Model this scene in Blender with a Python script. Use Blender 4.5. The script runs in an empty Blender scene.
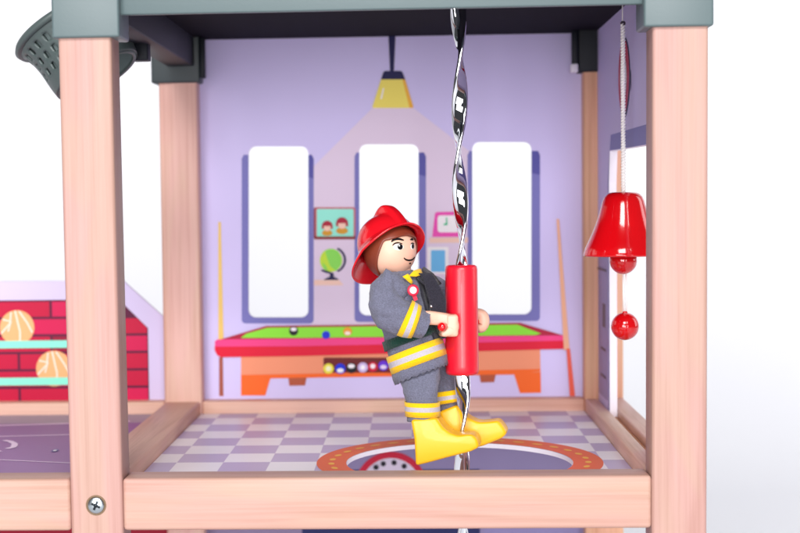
import bpy, bmesh, math, random
from mathutils import Vector, Matrix, noise
random.seed(7)
C = bpy.context.scene.collection
S = 0.01                                   # every length below is in centimetres
V = Vector

# ------------------------------------------------------------------ camera
CAM = V((14.3834, -77.3578, 11.4224))
M = Matrix(((0.9986341385, 0.0504785381, -0.0134823799),
            (-0.0100490623, -0.0676616987, -0.9976577123),
            (-0.0512725436, 0.9964305353, -0.0670620203)))
FPX, PX, PY = 1882.0, 316.5531, 328.0544
def ray(u, v):
    return M.transposed() @ V(((u - PX) / FPX, (v - PY) / FPX, 1.0))
def P(u, v, y):                            # point on the upright plane at depth y
    d = ray(u, v); t = (y - CAM.y) / d.y; return CAM + d * t
def PXn(u, v, x):
    d = ray(u, v); t = (x - CAM.x) / d.x; return CAM + d * t
def PZ(u, v, z):
    d = ray(u, v); t = (z - CAM.z) / d.z; return CAM + d * t

# ------------------------------------------------------------------ colour and materials
def lin(c):
    if isinstance(c, str):
        c = [int(c[i:i + 2], 16) / 255 for i in (0, 2, 4)]
    return tuple(x / 12.92 if x < .04045 else ((x + .055) / 1.055) ** 2.4 for x in c) + (1,)
MATS = {}
def mat(name, col, rough=.5, metal=0., spec=.5, coat=0., bump=0., bscale=400., var=0., sheen=0., sss=0.):
    if name in MATS: return MATS[name]
    m = bpy.data.materials.new(name); m.use_nodes = True; MATS[name] = m
    nt = m.node_tree; b = nt.nodes['Principled BSDF']
    c = lin(col)
    b.inputs['Base Color'].default_value = c
    b.inputs['Roughness'].default_value = rough; b.inputs['Metallic'].default_value = metal
    b.inputs['Specular IOR Level'].default_value = spec
    b.inputs['Coat Weight'].default_value = coat
    b.inputs['Coat Roughness'].default_value = .06
    if sheen:
        b.inputs['Sheen Weight'].default_value = sheen; b.inputs['Sheen Roughness'].default_value = .5
    if sss:
        b.inputs['Subsurface Weight'].default_value = sss
        b.inputs['Subsurface Radius'].default_value = (.004, .002, .001)
    tc = nt.nodes.new('ShaderNodeTexCoord')
    n = nt.nodes.new('ShaderNodeTexNoise'); n.inputs['Scale'].default_value = bscale; n.inputs['Detail'].default_value = 5
    nt.links.new(tc.outputs['Object'], n.inputs['Vector'])
    if var:
        r = nt.nodes.new('ShaderNodeValToRGB')
        r.color_ramp.elements[0].position = .3; r.color_ramp.elements[1].position = .7
        r.color_ramp.elements[0].color = tuple(x * (1 - var) for x in c[:3]) + (1,)
        r.color_ramp.elements[1].color = tuple(min(1, x * (1 + var)) for x in c[:3]) + (1,)
        nt.links.new(n.outputs['Fac'], r.inputs['Fac']); nt.links.new(r.outputs['Color'], b.inputs['Base Color'])
    if bump:
        bp = nt.nodes.new('ShaderNodeBump'); bp.inputs['Strength'].default_value = bump; bp.inputs['Distance'].default_value = .0002
        nt.links.new(n.outputs['Fac'], bp.inputs['Height']); nt.links.new(bp.outputs['Normal'], b.inputs['Normal'])
    return m

def wood(axis, base='C4A094', dark='B48C7E'):
    name = 'pine_' + axis + base
    if name in MATS: return MATS[name]
    m = bpy.data.materials.new(name); m.use_nodes = True; MATS[name] = m
    nt = m.node_tree; b = nt.nodes['Principled BSDF']; L = nt.links.new
    tc = nt.nodes.new('ShaderNodeTexCoord'); oi = nt.nodes.new('ShaderNodeObjectInfo')
    add = nt.nodes.new('ShaderNodeVectorMath'); add.operation = 'MULTIPLY_ADD'
    comb = nt.nodes.new('ShaderNodeCombineXYZ')
    for i in range(3): L(oi.outputs['Random'], comb.inputs[i])
    add.inputs[1].default_value = (.7, .9, .8)
    L(comb.outputs[0], add.inputs[0]); L(tc.outputs['Object'], add.inputs[2])
    def tex(s_along, s_across, detail, dist=0):
        mp = nt.nodes.new('ShaderNodeMapping')
        mp.inputs['Scale'].default_value = [s_along if a == axis else s_across for a in 'xyz']
        L(add.outputs[0], mp.inputs['Vector'])
        n = nt.nodes.new('ShaderNodeTexNoise'); n.inputs['Scale'].default_value = 1
        n.inputs['Detail'].default_value = detail; n.inputs['Distortion'].default_value = dist
        L(mp.outputs[0], n.inputs['Vector']); return n
    n1 = tex(6, 95, 2, .7); n2 = tex(14, 900, 4, .2); n3 = tex(60, 3500, 2)
    mix = nt.nodes.new('ShaderNodeMath'); mix.operation = 'MULTIPLY_ADD'; mix.inputs[1].default_value = .35
    L(n2.outputs['Fac'], mix.inputs[0])
    m1 = nt.nodes.new('ShaderNodeMath'); m1.operation = 'MULTIPLY_ADD'; m1.inputs[1].default_value = .55
    L(n1.outputs['Fac'], m1.inputs[0])
    m3 = nt.nodes.new('ShaderNodeMath'); m3.operation = 'MULTIPLY'; m3.inputs[1].default_value = .10
    L(n3.outputs['Fac'], m3.inputs[0]); L(m3.outputs[0], m1.inputs[2]); L(m1.outputs[0], mix.inputs[2])
    r = nt.nodes.new('ShaderNodeValToRGB')
    r.color_ramp.elements[0].position = .36; r.color_ramp.elements[0].color = lin(dark)
    r.color_ramp.elements[1].position = .62; r.color_ramp.elements[1].color = lin(base)
    e = r.color_ramp.elements.new(.49); a, c = lin(dark), lin(base)
    e.color = tuple(.35 * x + .65 * y for x, y in zip(a, c))
    L(mix.outputs[0], r.inputs['Fac'])
    n4 = tex(9, 48, 2, 1.2); r4 = nt.nodes.new('ShaderNodeValToRGB'); r4.color_ramp.elements[0].position = .42; r4.color_ramp.elements[1].position = .6
    r4.color_ramp.elements[0].color = (1, .94, .94, 1); r4.color_ramp.elements[1].color = (.98, .985, .91, 1)
    L(n4.outputs['Fac'], r4.inputs['Fac']); mm = nt.nodes.new('ShaderNodeMix'); mm.data_type = 'RGBA'; mm.blend_type = 'MULTIPLY'; mm.inputs['Factor'].default_value = 1
    L(r.outputs['Color'], mm.inputs['A']); L(r4.outputs['Color'], mm.inputs['B']); L(mm.outputs['Result'], b.inputs['Base Color'])
    bp = nt.nodes.new('ShaderNodeBump'); bp.inputs['Strength'].default_value = .25; bp.inputs['Distance'].default_value = .0002
    L(n2.outputs['Fac'], bp.inputs['Height']); L(bp.outputs['Normal'], b.inputs['Normal'])
    b.inputs['Roughness'].default_value = .48; b.inputs['Specular IOR Level'].default_value = .35
    return m

# ------------------------------------------------------------------ mesh helpers
ORG = {}
def build(name, bm, mats, parent=None, origin=None, smooth=False, label=None):
    if not isinstance(mats, (list, tuple)): mats = [mats]
    co = [v.co for v in bm.verts]
    if origin is None:
        origin = V([(min(c[i] for c in co) + max(c[i] for c in co)) / 2 for i in range(3)])
    origin = V(origin)
    bm.transform(Matrix.Scale(S, 4) @ Matrix.Translation(-origin))
    me = bpy.data.meshes.new(name); bm.to_mesh(me); bm.free()
    for m in mats: me.materials.append(m)
    if smooth:
        for p in me.polygons: p.use_smooth = True
    o = bpy.data.objects.new(name, me); C.objects.link(o)
    po = ORG[parent.name] if parent else V((0, 0, 0))
    o.location = (origin - po) * S
    ORG[o.name] = origin
    if parent: o.parent = parent
    if label: o['label'] = label
    return o
def thing(name, label, cat, origin, group=None):
    o = bpy.data.objects.new(name, None); C.objects.link(o); o.empty_display_size = .01
    o.location = V(origin) * S; ORG[o.name] = V(origin)
    o['label'] = label; o['category'] = cat
    if group: o['group'] = group
    return o
def box(bm, x0, x1, y0, y1, z0, z1, bev=.12, seg=3, mi=0):
    t = bmesh.new(); bmesh.ops.create_cube(t, size=1)
    bmesh.ops.transform(t, matrix=Matrix.Translation(((x0 + x1) / 2, (y0 + y1) / 2, (z0 + z1) / 2)) @ Matrix.Diagonal((x1 - x0, y1 - y0, z1 - z0, 1)), verts=t.verts)
    if bev: bmesh.ops.bevel(t, geom=t.edges[:], offset=bev, segments=seg, profile=.5, affect='EDGES')
    for f in t.faces:
        f.material_index = mi
        f.smooth = bool(bev) and f.calc_area() < 1e9
    join(bm, t)
def join(bm, t):
    me = bpy.data.meshes.new('tmp'); t.to_mesh(me); t.free(); bm.from_mesh(me); bpy.data.meshes.remove(me)
def autosmooth(o, ang=35):
    for p in o.data.polygons: p.use_smooth = True
    o.data.set_sharp_from_angle(angle=math.radians(ang))
def ring(c, A, B, n=28, e=2.0):
    out = []
    for i in range(n):
        t = 2 * math.pi * i / n; ct, st = math.cos(t), math.sin(t)
        out.append(V(c) + V(A) * math.copysign(abs(ct) ** (2 / e), ct) + V(B) * math.copysign(abs(st) ** (2 / e), st))
    return out
def loft(bm, rings, mis=None, cap0=True, cap1=True):
    vs = [[bm.verts.new(p) for p in r] for r in rings]; n = len(rings[0])
    for k in range(len(vs) - 1):
        for i in range(n):
            f = bm.faces.new((vs[k][i], vs[k][(i + 1) % n], vs[k + 1][(i + 1) % n], vs[k + 1][i]))
            f.smooth = True
            if mis: f.material_index = mis[k]
    for flag, r, mi in ((cap0, vs[0], 0), (cap1, vs[-1], -1)):
        if flag:
            c = sum((v.co for v in r), V()) / n; cv = bm.verts.new(c)
            for i in range(n):
                f = bm.faces.new((r[i], r[(i + 1) % n], cv)); f.smooth = True
                if mis: f.material_index = mis[mi]
    bmesh.ops.recalc_face_normals(bm, faces=bm.faces)
def crom(pts, m):
    pts = [V(p) if len(p) < 4 else p for p in pts]
    D = len(pts[0]); out = []
    q = [list(p) for p in pts]; q = [[2 * a - b for a, b in zip(q[0], q[1])]] + q + [[2 * a - b for a, b in zip(q[-1], q[-2])]]
    for i in range(1, len(q) - 2):
        for k in range(m):
            t = k / m
            out.append([.5 * (2 * q[i][d] + (q[i + 1][d] - q[i - 1][d]) * t + (2 * q[i - 1][d] - 5 * q[i][d] + 4 * q[i + 1][d] - q[i + 2][d]) * t * t + (3 * q[i][d] - q[i - 1][d] - 3 * q[i + 1][d] + q[i + 2][d]) * t ** 3) for d in range(D)])
    out.append(q[-2]); return out
def tube_rings(keys, m=5, n=24, e=2.0, side=V((0, 1, 0)), perp=None):
    """keys: (x,y,z,ra,rb): ra in the plane of travel, rb along 'side'."""
    s = crom(keys, m); out = []
    for i, k in enumerate(s):
        p = V(k[:3]); a = V(s[max(i - 1, 0)][:3]); b = V(s[min(i + 1, len(s) - 1)][:3])
        t = (b - a).normalized(); B = (side - t * side.dot(t)).normalized(); A = t.cross(B)
        out.append(ring(p, A * k[3], B * k[4], n, e))
    return out
def lathe(bm, c, prof, n=48, mi=0, axis=None):
    """prof: (radius, height) list"""
    R = Matrix.Identity(3) if axis is None else V((0, 0, 1)).rotation_difference(V(axis)).to_matrix()
    vs = []
    for r, h in prof:
        if r < 1e-5: vs.append([bm.verts.new(V(c) + R @ V((0, 0, h)))])
        else: vs.append([bm.verts.new(V(c) + R @ V((r * math.cos(2 * math.pi * i / n), r * math.sin(2 * math.pi * i / n), h))) for i in range(n)])
    for a, b in zip(vs, vs[1:]):
        for i in range(n):
            j = (i + 1) % n
            q = [a[i % len(a)], a[j % len(a)], b[j % len(b)], b[i % len(b)]]
            q = list(dict.fromkeys(q))
            if len(q) > 2:
                f = bm.faces.new(q); f.smooth = True; f.material_index = mi
    bmesh.ops.recalc_face_normals(bm, faces=bm.faces)
def ngon(bm, pts, mi=0):
    vs = [bm.verts.new(p) for p in pts]
    ed = [bm.edges.new((vs[i], vs[(i + 1) % len(vs)])) for i in range(len(vs))]
    fs = [x for x in bmesh.ops.triangle_fill(bm, edges=ed, use_beauty=True)['geom'] if isinstance(x, bmesh.types.BMFace)]
    for f in fs: f.material_index = mi; f.normal_update()
    return fs
def rrect(u0, v0, u1, v1, r, n=6):
    out = []
    for cx, cy, a0 in ((u1 - r, v0 + r, -90), (u1 - r, v1 - r, 0), (u0 + r, v1 - r, 90), (u0 + r, v0 + r, 180)):
        for k in range(n + 1):
            a = math.radians(a0 + 90 * k / n); out.append((cx + r * math.cos(a), cy + r * math.sin(a)))
    return out
def disc(u, v, r, r2=None, n=22, a0=0, a1=360):
    r2 = r2 or r
    return [(u + r * math.cos(math.radians(a0 + (a1 - a0) * k / n)), v + r2 * math.sin(math.radians(a0 + (a1 - a0) * k / n))) for k in range(n + (0 if a1 - a0 == 360 else 1))]
def panel_with_holes(bm, outer, holes, offset):
    """outer / holes: loops of 3D points on one plane; offset: thickness vector"""
    edges = []; 
    for lp in [outer] + holes:
        vs = [bm.verts.new(p) for p in lp]
        edges += [bm.edges.new((vs[i], vs[(i + 1) % len(vs)])) for i in range(len(vs))]
    g = bmesh.ops.triangle_fill(bm, edges=edges, use_beauty=True)
    fs = [x for x in g['geom'] if isinstance(x, bmesh.types.BMFace)]
    g = bmesh.ops.extrude_face_region(bm, geom=fs)
    bmesh.ops.translate(bm, vec=V(offset), verts=[x for x in g['geom'] if isinstance(x, bmesh.types.BMVert)])
    bmesh.ops.recalc_face_normals(bm, faces=bm.faces)

# ------------------------------------------------------------------ materials
cap_m = mat('green_grey_plastic', '5A6A6C', .38, bump=.15, bscale=900)
tray_m = mat('shaded_tray_plastic', '191D26', .5, spec=.25, bump=.1, bscale=900)  # dark plastic, darkened further: shade under the roof is in the colour
wall_m = mat('lavender_print_board', 'D6CCF8', .5, spec=.2, bump=.05, bscale=300)
edge_m = mat('white_board_edge', 'F2ECF8', .6)
pr = lambda n, c, **k: mat('print_' + n, c, .45, spec=.15, **k)
px_ = wood('x'); py_ = wood('y', 'DEB2A2', 'C69484'); pz_ = wood('z', 'BE9A92', 'AE877D')  # front timber darker, side beams lighter: light level painted into the wood
pz_lit = wood('z', 'E8C0B4', 'D4A294')  # same pine lightened for the rear posts, brightness put into the colour
py_lit = wood('y', 'E8C2B4', 'D2A492')  # right side beams: pine lightened likewise, in place of light

# ------------------------------------------------------------------ studio
bm = bmesh.new()
prof = [(-150, -24.5), (150, -24.5)] + [(150 + 60 * math.sin(math.radians(a)), -24.5 + 60 - 60 * math.cos(math.radians(a))) for a in range(10, 91, 10)] + [(210, 260)]
vs = [[bm.verts.new((x, y, z)) for y, z in prof] for x in (-330, 360)]
for i in range(len(prof) - 1):
    f = bm.faces.new((vs[0][i], vs[0][i + 1], vs[1][i + 1], vs[1][i])); f.smooth = True
o = build('studio_backdrop', bm, mat('white_paper', 'F3F3F7', .9, spec=.1), origin=(0, 100, -24.5)); o['kind'] = 'structure'

# ------------------------------------------------------------------ toy fire station
W, D = 24.12, 30.17
ROOT = thing('toy_fire_station', 'pale wooden toy fire station frame with grey plastic corner caps and purple printed walls', 'dollhouse', (12, 15, -24.5))
def post(x0, y0, m, z1=20.6, x1=None, y1=None, lean=0):
    bm = bmesh.new(); box(bm, x0, x1 or x0 + 2.2, y0, y1 or y0 + 2.2, -24.5, z1, .16, 4)
    if lean:
        for v in bm.verts: v.co.x += (-v.co.z) * lean
    o = build('post', bm, m, ROOT); autosmooth(o, 50); return o
fl = post(0, 0, pz_, lean=.0045)
fr = post(W, 0, pz_, lean=-.003, x1=W + 2.25)
post(0, D, pz_lit); post(W, D, wood('z', 'EAB698', 'D09874'))  # right rear post: same wood, shade and warm bounce painted in as browner pine
post(-16, 0, pz_, z1=1); post(-16, D, pz_lit, z1=8)
def beam(n, x0, x1, y0, y1, z0, z1, m, bev=.12):
    bm = bmesh.new(); box(bm, x0, x1, y0, y1, z0, z1, bev, 3); o = build(n, bm, m, ROOT); autosmooth(o, 50); return o
beam('front_beam', 2.2, W, .08, 2.14, -2.2, 0, px_, .16)
beam('front_beam', -13.8, 0, .08, 2.14, -2.2, 0, px_, .16)
px_lit = wood('x', 'E8C0AE', 'D4A28E')  # rear beams: pine lightened in colour to offset weaker light inside
beam('back_beam', 2.2, W, D + .05, D + 2.1, -2.2, 0, px_lit)
beam('back_beam', -13.8, 0, D + .05, D + 2.1, -2.2, 0, px_lit)
beam('side_beam', .06, 2.08, 2.2, D, -2.2, 0, py_, .14)
beam('side_beam', W + .02, 24.88, 2.2, D, -2.2, 0, py_lit, .1)
beam('side_beam', 25.32, 26.3, 2.2, D, -2.2, .05, py_lit, .1)
beam('side_beam', 24.9, 25.3, 2.2, D, -2.2, -.35, wood('y', 'C98A58', 'A8683A'), .02)
beam('side_beam', -16, -13.9, 2.2, D, -2.2, 0, py_)

# floor panels
def tile_mat():
    m = bpy.data.materials.new('printed_tiles'); m.use_nodes = True; nt = m.node_tree; b = nt.nodes['Principled BSDF']; L = nt.links.new
    tc = nt.nodes.new('ShaderNodeTexCoord'); mp = nt.nodes.new('ShaderNodeMapping')
    mp.inputs['Scale'].default_value = (1 / .022, 1 / .030, 1)
    ck = nt.nodes.new('ShaderNodeTexChecker'); ck.inputs['Scale'].default_value = 1
    ck.inputs['Color1'].default_value = lin('F2EEF6'); ck.inputs['Color2'].default_value = lin('B9ABD2')
    mp.inputs['Location'].default_value = (0, 0, .5)
    L(tc.outputs['Object'], mp.inputs[0]); L(mp.outputs[0], ck.inputs[0]); L(ck.outputs['Color'], b.inputs['Base Color'])
    b.inputs['Roughness'].default_value = .36; return m
ell = lambda cx, cy, rx, ry, n=96: [(cx + rx * math.cos(2 * math.pi * k / n), cy + ry * math.sin(2 * math.pi * k / n)) for k in range(n)]
bm = bmesh.new()
panel_with_holes(bm, [V((2.12, 1.9, -.7)), V((W - .02, 1.9, -.7)), V((W - .02, D, -.7)), V((2.12, D, -.7))], [[V((x, y, -.7)) for x, y in ell(16.45, 9.6, 5.22, 6.7)]], (0, 0, -.22))
bm.faces.ensure_lookup_table()
for f in bm.faces:
    if abs(f.normal.z) < .5: f.material_index = 1
floor = build('floor_panel', bm, [tile_mat(), edge_m], ROOT, origin=(1.05, .84, -.7), label='checkered lilac and white printed floor')
bm = bmesh.new(); box(bm, -13.8, 0, 1.9, D, -1.1, -.7, 0)
court = build('floor_panel', bm, pr('court_purple', '9A74AA', bump=.05), ROOT, label='dark purple printed ball court floor')

def floor_print(name, loops, parent, z0=-.7):
    """loops: (points xy, material)"""
    bm = bmesh.new(); ms = []
    for k, (pts, m) in enumerate(loops):
        if m not in ms: ms.append(m)
        ngon(bm, [V((x, y, z0 + .004 * (k + 1))) for x, y in pts], ms.index(m))
    for f in bm.faces:
        if f.normal.z < 0: f.normal_flip()
    return build(name, bm, ms, parent)
org = pr('orange', 'E8622E'); yel = pr('yellow', 'F4B540'); wht = pr('white', 'F6F1F4'); vio = pr('violet', '8676AC')
bm = bmesh.new(); ed = []
for lp in (ell(16.45, 9.75, 6.62, 8.75), ell(16.45, 9.6, 5.24, 6.72)):
    vs = [bm.verts.new((x, y, -.688)) for x, y in lp]; ed += [bm.edges.new((vs[i], vs[(i + 1) % len(vs)])) for i in range(len(vs))]
bmesh.ops.triangle_fill(bm, edges=ed, use_beauty=True)
for k in range(34):
    a = 2 * math.pi * (k + .5) / 34; cx, cy = 16.45 + 5.93 * math.cos(a), 9.7 + 7.75 * math.sin(a)
    t = V((-5.93 * math.sin(a), 7.75 * math.cos(a), 0)).normalized(); n_ = V((t.y, -t.x, 0)); c = V((cx, cy, -.676))
    ngon(bm, [c + t * (.36 * math.cos(q)) + n_ * (.15 * math.sin(q)) for q in [2 * math.pi * j / 12 for j in range(12)]], 1)
bm.normal_update()
for f in bm.faces:
    if f.normal.z < 0: f.normal_flip()
build('printed_ring', bm, [org, yel], floor)
red = pr('red', 'C8173C'); blk = pr('black', '1B1626')
# court lines
def strip(pts, w):
    out = []
    for s in (1, -1):
        side = []
        for i, p in enumerate(pts):
            a = V(pts[max(i - 1, 0)]); b = V(pts[min(i + 1, len(pts) - 1)]); t = (b - a).normalized(); side.append((p[0] - t.y * w * s, p[1] + t.x * w * s))
        out += side if s == 1 else side[::-1]
    return out
gp = lambda u, v: tuple(PZ(u, v, -.7)[:2])
lw = pr('line_pink', 'F6DCF6'); gy = pr('court_grey', 'AFA0B4')
cl = [([(-13.8, 26), (-.02, 26), (-.02, 30.1), (-13.8, 30.1)], gy),
      (strip([gp(-150, 434), gp(0, 425.5), gp(67, 423.5), gp(130, 421)], .22), lw),
      (strip([gp(-150, 440), gp(0, 436.5), gp(67, 434.8), gp(122, 433.5)], .14), lw),
      (strip([gp(-150, 452), gp(0, 460), gp(67, 463), gp(110, 465)], .09), lw)]
q = [gp(*p) for p in ((4, 440.5), (10, 441.5), (15, 444), (14, 446))]; cl.append((strip(q, .16), lw))
q = [gp(*p) for p in ((15, 445.5), (13, 447.5), (7, 449))]; cl.append((strip(q, .16), lw))
q = [gp(*p) for p in ((0, 452), (-8, 450), (-12, 446), (-6, 441))]; cl.append((strip(q, .16), lw))
cl.append((ell(*gp(55, 451), .17, .5, 14), pr('court_blue', '6C6AA8'))); cl.append((ell(*gp(55, 451), .09, .25, 12), wht))
floor_print('printed_lines', cl, court)

# ---- back wall with its three window openings
YB = 31.5
WIN = [(248.5, 146.3, 308.3, 317.5), (359.3, 144.2, 418.6, 315.5), (472.3, 142, 531.6, 314.5)]
def wl(u, v, y=YB): return P(u, v, y)
bm = bmesh.new()
outer = [V((2.2, YB, -.3)), V((W, YB, -.3)), V((W, YB, 20.8)), V((2.2, YB, 20.8))]
panel_with_holes(bm, outer, [[wl(*p) for p in rrect(*w, 7.5)] for w in WIN], (0, .4, 0))
bm.faces.ensure_lookup_table()
for f in bm.faces:
    if abs(f.normal.y) < .5: f.material_index = 1
wall = build('wall_panel', bm, [wall_m, edge_m], ROOT, label='lavender back wall printed with a games room, three tall window openings')
def wprint(name, items, parent=wall, y0=YB, lift=1):
    bm = bmesh.new(); ms = []
    for k, (pts, m) in enumerate(items):
        if m not in ms: ms.append(m)
        ngon(bm, [P(u, v, y0 - .012 * (k + lift)) for u, v in pts], ms.index(m))
    bm.normal_update()
    for f in bm.faces:
        if f.normal.y > 0: f.normal_flip()
    return build(name, bm, ms, parent)
glow = pr('lamp_glow', 'E4D2E8'); frm = pr('frame_violet', '7A78BC'); frd = pr('frame_indigo', '5654A4')
w2 = WIN[1]
U = rrect(*w2, 7.5)
bm = bmesh.new()
outer = [P(u, v, YB - .012) for u, v in [(372.5, 108), (413.5, 108), (471, 152.5), (471, 327), (311, 327), (311, 169)]]
edges = []
for lp in (outer, [P(u, v, YB - .012) for u, v in rrect(w2[0], w2[1], w2[2], w2[3], 7.5)]):
    vs = [bm.verts.new(p) for p in lp]; edges += [bm.edges.new((vs[i], vs[(i + 1) % len(vs)])) for i in range(len(vs))]
bmesh.ops.triangle_fill(bm, edges=edges, use_beauty=True)
for f in bm.faces:
    if f.normal.y > 0: f.normal_flip()
build('printed_lamp_beam', bm, glow, wall)
def frame_print(w, u0, v0, u1, v1):
    a, b, c, d = w; r = 7.5
    cor = lambda cx, cy, rr, a0, a1: [(cx + rr * math.cos(math.radians(a0 + (a1 - a0) * k / 6)), cy + rr * math.sin(math.radians(a0 + (a1 - a0) * k / 6))) for k in range(7)]
    pts = [(u0, v0 + 4), (u0 + 2, v0), (a, v0)] + [(a, d - r)] + cor(a + r, d - r, r, 180, 90) + cor(c - r, d - r, r, 90, 0) + [(c, v0), (u1 - 2, v0), (u1, v0 + 4)] + cor(u1 - 4, v1 - 4, 4, 0, 90) + cor(u0 + 4, v1 - 4, 4, 90, 180)
    return wprint('printed_window_frame', [(pts, frm), ([(c, v0), (u1 - 2, v0), (u1, v0 + 4), (u1, v0 + 24), (c, v0 + 22)], frd)], lift=2)
frame_print(WIN[0], 241.7, 154.8, 313.7, 323.5); frame_print(WIN[1], 354.5, 152.5, 426, 322); frame_print(WIN[2], 467.5, 151, 540, 321)
navy = pr('navy', '1E1A4E'); sh_y = pr('shade_yellow', 'F5E36A'); sh_o = pr('shade_amber', 'F0B23C')
wprint('printed_lamp', [([(388.2, 30), (395.8, 30), (393.9, 72), (390, 72)], navy), ([(381, 79.8), (383.2, 72.5), (385, 71), (401, 71), (402.6, 72.5), (405.3, 79.8)], navy),
    ([(381, 79.5), (405.3, 79.5), (413.4, 106.8), (412.5, 108), (373.5, 108), (372.3, 107)], sh_y), ([(402.5, 79.5), (405.3, 79.5), (413.4, 106.8), (412.5, 108), (409.5, 108)], sh_o),
    ([(383, 88), (384.2, 88), (382, 99), (380.3, 99)], wht)], lift=3)
brn = pr('frame_red_brown', '8C3030'); brl = pr('frame_rose', 'C8707C'); mint = pr('mint', '9AF0DC'); skn = pr('skin', 'F6CDB8'); mus = pr('mustard', 'D69A2C'); hel = pr('helmet_crimson', 'AE1838')
def mini(u, v, s):
    return [(disc(u, v + 6 * s, 5.6 * s, 3.2 * s), mus), (disc(u, v, 4 * s, 4.2 * s), skn), (disc(u, v - 1.2 * s, 5.6 * s, 5.6 * s, a0=180, a1=360), hel), ([(u - 5.8 * s, v + 1.6 * s), (u - 5.6 * s, v - 1.6 * s), (u - 3.6 * s, v - 1 * s), (u - 3.6 * s, v + 1.8 * s)], hel), ([(u + 5.8 * s, v + 1.6 * s), (u + 5.6 * s, v - 1.6 * s), (u + 3.6 * s, v - 1 * s), (u + 3.6 * s, v + 1.8 * s)], hel)]
pic = [(rrect(313.8, 207.3, 355.5, 239.4, 2), brn), (rrect(315.2, 207.3, 355.5, 237, 2), brl), (rrect(316.8, 209, 353.6, 237, 1.5), mint)]
pic += mini(327.2, 227.2, .95) + mini(342, 224.5, 1.05) + [([(315, 236.6), (355, 236.4), (355.3, 239.2), (314.4, 239.4)], brn)]
wprint('printed_picture', pic, lift=3)
lime = pr('globe_lime', 'C6E83C'); lgr = pr('globe_green', '8CE05A'); pch = pr('shelf_peach', 'F4CDBC')
arc = [(331.5 + 14.6 * math.cos(math.radians(a)), 260 + 13.6 * math.sin(math.radians(a))) for a in range(-66, 70, 8)]
arc += [(331.5 + 12.4 * math.cos(math.radians(a)), 260 + 11.8 * math.sin(math.radians(a))) for a in range(66, -70, -8)]
wprint('printed_globe', [([(314, 280), (339, 279.8), (343.5, 285.2), (314, 285.4)], pch), (disc(331, 260.3, 11.2, 11.6), lime), ([(325, 250.5), (331, 248.8), (338, 251), (341.5, 258), (341, 265), (336, 271), (330, 266), (327, 258)], lgr),
    ([(322, 262), (326, 266), (328, 271), (324, 269)], lgr), (arc, navy), ([(321, 269.6), (324, 269.8), (332, 272.6), (331.6, 274.2), (326, 273), (321.5, 271.2)], navy), ([(330, 273), (333.4, 273), (333.8, 276.8), (338, 279), (338.6, 280), (323.8, 280), (324.5, 279), (329.6, 276.8)], navy)], lift=3)
pink = pr('clock_pink', 'EE4FB4'); sky = pr('picture_blue', '6FBDEE'); grn = pr('clock_green', '3FBF8C')
wprint('printed_clock', [([(429.5, 237.8), (468, 237.4), (468, 242.6), (429.5, 243)], pch), ([(435, 213.2), (437, 212), (458, 211.6), (461.5, 213), (462.5, 236.8), (432.2, 237)], pink), (rrect(437.6, 215.4, 458.6, 232.4, 3), wht),
    ([(445.9, 217.5), (447.2, 217.5), (447.6, 224), (446, 225)], grn), ([(443.4, 223.8), (447.6, 222.6), (447.6, 225), (444, 225.4)], grn)], lift=3)
wprint('printed_wall_picture', [(rrect(427.5, 246.8, 448.6, 274, 1.5), wht), (rrect(431, 250.2, 445.2, 271.8, 1), sky)], lift=3)
felt = pr('felt_green', '8EE83A'); rimr = pr('rim_crimson', 'B0183C'); rlp = pr('rail_pink', 'F5428A'); rlr = pr('rail_red', 'E20E36'); bo = pr('table_peach', 'F39874'); boo = pr('table_orange', 'F86C26'); stub = pr('stub_brown', 'B4583C'); dkt = pr('tray_maroon', '701E20')
PT = [([(241, 352), (540, 346), (540.5, 370), (541, 392.6), (520, 393), (514, 374.5), (270.5, 378.3), (265.3, 395.4), (241, 395.4)], bo),
      ([(241, 376), (271, 376), (265.3, 395.4), (241, 395.4)], boo), ([(514, 373), (540.6, 372), (541, 392.6), (520, 393)], boo),
      ([(241, 375), (540.4, 369), (540.5, 371), (514, 374.5), (270.5, 378.3), (241, 378.4)], boo),
      ([(288.4, 378), (306.5, 377.6), (305, 385.3), (289.3, 385.6)], stub), ([(479.5, 375), (495.8, 374.6), (494, 382), (480.8, 382.4)], stub),
      (rrect(323.5, 357.6, 460, 372.6, 1.5), dkt),
      ([(219.8, 339.6), (266, 326), (520, 322.8), (564, 335.6), (560, 338), (225, 341)], rimr),
      ([(241, 337.8), (246, 333.8), (267.3, 327.7), (517.4, 324.6), (541, 333.6), (535, 335), (300, 337.8)], felt),
      ([(215, 341), (217.5, 339.4), (300, 338.6), (450, 336.6), (564.6, 335.3), (565.6, 343.5), (300, 348.5), (214.8, 349)], rlp),
      ([(214.6, 346.6), (300, 346.2), (565.3, 340.6), (566.5, 348.8), (300, 356), (221, 357.2), (217, 355), (214.6, 350)], rlr)]
wprint('printed_pool_table', PT, lift=3)
cue_y = pr('cue_yellow', 'EFCB72'); cue_b = pr('cue_brown', 'A85A48'); cue_p = pr('cue_peach', 'F2B694'); cue_r = pr('cue_red', 'EE6450')
wprint('printed_cue', [([(218.3, 222), (220.8, 222), (223.6, 340), (218.3, 340)], cue_y), ([(219, 357.2), (222.8, 357.2), (223.4, 396), (219.2, 396)], cue_b)], lift=3)
wprint('printed_cue', [([(556.6, 219), (559, 219), (569.6, 350), (563.9, 350)], cue_p), ([(566.4, 348.6), (570, 348.6), (575, 396), (569.8, 396)], cue_r)], lift=14)
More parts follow.
